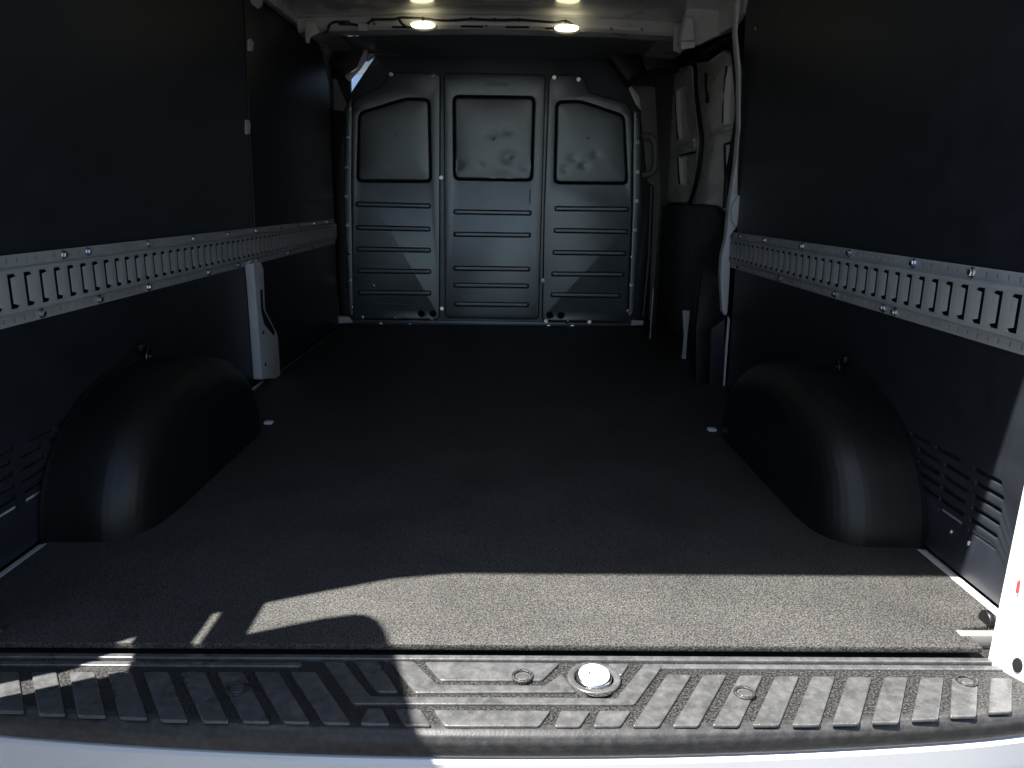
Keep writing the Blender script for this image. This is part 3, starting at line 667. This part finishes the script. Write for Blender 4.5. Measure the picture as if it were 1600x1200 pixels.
# ================================================================== STEP PAD
ZS = -.012
step = empty('step_pad', 'black ribbed plastic tread cover along the rear edge with scuffed pads', 'step', Matrix.Translation((0, .95, ZS))); bpy.context.view_layer.update()
TOP = axes((0, 0, ZS), XP, YP, ZP)
xs = [-.95+i*1.95/60 for i in range(61)]
outline = [(x, lipY(x)+.012) for x in xs]+[(.98, 1.03), (-.97, 1.03)]
cc = onz(928, 1063, ZS)
put('tread_base', plate([outline, circ(cc.x, cc.y, .0285, 28)], 0, .012, 0), STEPM, step, TOP)
def lip(u, v):
    x = -.95+1.95*u; Y = lipY(x)
    pr = [(.0125, 0), (.004, -.0015), (-.003, -.006), (-.006, -.014), (-.005, -.026), (-.003, -.036), (.006, -.042)]
    k = v*(len(pr)-1); i = min(int(k), len(pr)-2); t = k-i
    return (x, Y+pr[i][0]*(1-t)+pr[i+1][0]*t, ZS+pr[i][1]*(1-t)+pr[i+1][1]*t)
put('step_lip', grid(lip, 70, 18, True), LIPM, step, I4, 50)
for y0, y1, hh, xa, xb in ((1.002, .9915, .006, -.9, .735), (.987, .9765, .003, -.9, -.285), (.987, .9765, .003, .215, .735)):
    put('ridge', plate([roundpoly([(xa, y1), (xb, y1), (xb, y0), (xa, y0)], .003)], hh, hh+.002, .002), PADM, step, TOP)
put('gap_strip', box(-.9, .72, 1.003, 1.012, ZS-.002, ZS+.0005), DARK, step, I4)
s4 = lambda pts: [(x/2.963, 980+y/2.963) for x, y in pts]
s5 = lambda pts: [(500+x/2.963, 980+y/2.963) for x, y in pts]
s6 = lambda pts: [(1000+x/2.667, 980+y/2.667) for x, y in pts]
pads = []
tl = [-45, 145, 320, 497, 665, 835, 1005, 1175, 1343]; tr = [85, 262, 437, 610, 780, 948, 1125, 1290, 1462]; br = [112, 303, 492, 683, 870, 1060, 1250, 1438, 1625]; bl = [-15, 180, 360, 555, 745, 938, 1125, 1312, 1500]
by = [392, 405, 413, 422, 433, 438, 440, 443, 447]
for i in range(9): pads.append(s4([(tl[i], 207), (tr[i], 207), (br[i], by[i]), (bl[i], by[i]-3)]))
pads += [s5(q) for q in ([(15, 157), (105, 157), (235, 320), (1180, 326), (1370, 330), (1500, 170), (1592, 172), (1455, 358), (155, 355)],
     [(158, 157), (265, 157), (362, 300), (265, 300)],
     [(322, 157), (432, 157), (545, 266), (1040, 270), (1120, 215), (1150, 260), (1185, 300), (440, 303)],
     [(482, 160), (1112, 165), (1028, 246), (558, 246)],
     [(222, 376), (285, 376), (325, 450), (185, 447)], [(345, 378), (465, 380), (515, 456), (392, 453)], [(525, 382), (1068, 386), (1015, 457), (577, 457)],
     [(1112, 386), (1252, 388), (1203, 459), (1085, 459)], [(1292, 386), (1440, 386), (1392, 457), (1265, 458)], [(1330, 168), (1432, 168), (1395, 225), (1375, 215)])]
pads += [s6(q) for q in ([(112, 197), (216, 197), (80, 412), (-32, 412)], [(264, 197), (362, 197), (243, 411), (135, 411)], [(415, 200), (513, 200), (412, 410), (301, 409)], [(563, 204), (663, 204), (580, 408), (468, 409)],
     [(716, 205), (814, 205), (748, 407), (632, 408)], [(867, 207), (968, 207), (912, 403), (799, 404)], [(1018, 207), (1116, 207), (1078, 397), (964, 398)], [(1170, 208), (1267, 209), (1243, 384), (1130, 387)],
     [(1300, 211), (1410, 214), (1402, 372), (1292, 373)], [(1460, 211), (1550, 214), (1550, 352), (1450, 357)])]
for k, q in enumerate(pads):
    pts = [((p := onz(x, y, ZS+.003)).x, p.y) for x, y in q]
    put('tread_pad', plate([roundpoly(pts, .004, 3)], .0035, .005, .0016), PADM, step, TOP)
# round plugs
for q, r in (((816.6, 1057), .0155), ((371, 1077), .016), ((1163, 1083), .0145), ((1510, 1064), .014)):
    p = onz(*q, ZS+.004)
    pg = put('plug', plate([circ(0, 0, r, 24), circ(0, 0, r*.72, 20)], .0065, .008, .0015), STEPM, step, axes((p.x, p.y, ZS), XP, YP, ZP)); bpy.context.view_layer.update()
    put('plug_centre', plate([circ(0, 0, r*.6, 6)], .0045, .006, .001), PADM, pg, axes((p.x, p.y, ZS), XP, YP, ZP))
# badge cap in its collar
put('collar', plate([circ(cc.x, cc.y, .0375, 32), circ(cc.x, cc.y, .0275, 28)], .006, .012, .003), PADM, step, TOP)
put('well', plate([circ(cc.x, cc.y, .028, 24)], -.016, .004), DARK, step, TOP)
put('well_wall', grid(lambda u, v: (cc.x+.0278*math.cos(2*math.pi*u), cc.y+.0278*math.sin(2*math.pi*u), ZS-.018+.02*v), 28, 1, True), LIPM, step, I4)
put('finger_notch', plate([circ(cc.x+.002, cc.y-.030, .019, 20, .013)], .0048, .002, .0008), STEPM, step, TOP)
CT = Matrix.Translation((cc.x, cc.y, ZS)) @ Matrix.Rotation(rad(6), 4, 'X')
cap = put('badge_cap', plate([circ(0, 0, .0245, 32)], .009, .014, .002), BOLT, step, CT); bpy.context.view_layer.update()
put('badge_face', plate([circ(0, 0.0005, .0215, 32)], .0105, .002, .0005), CAPW, cap, CT)
for x, y, a, b, m in ((-.0065, .0015, .0011, .003, REDP), (-.0055, -.0065, .0012, .001, REDP), (-.001, .003, .002, .0008, GREYP), (.0045, .002, .001, .002, GREYP), (.006, -.006, .005, .0004, GREYP), (.009, .002, .0007, .0012, GREYP)):
    put('printed_mark', box(x-a, x+a, y-b, y+b, .0100, .0109), m, cap, CT)
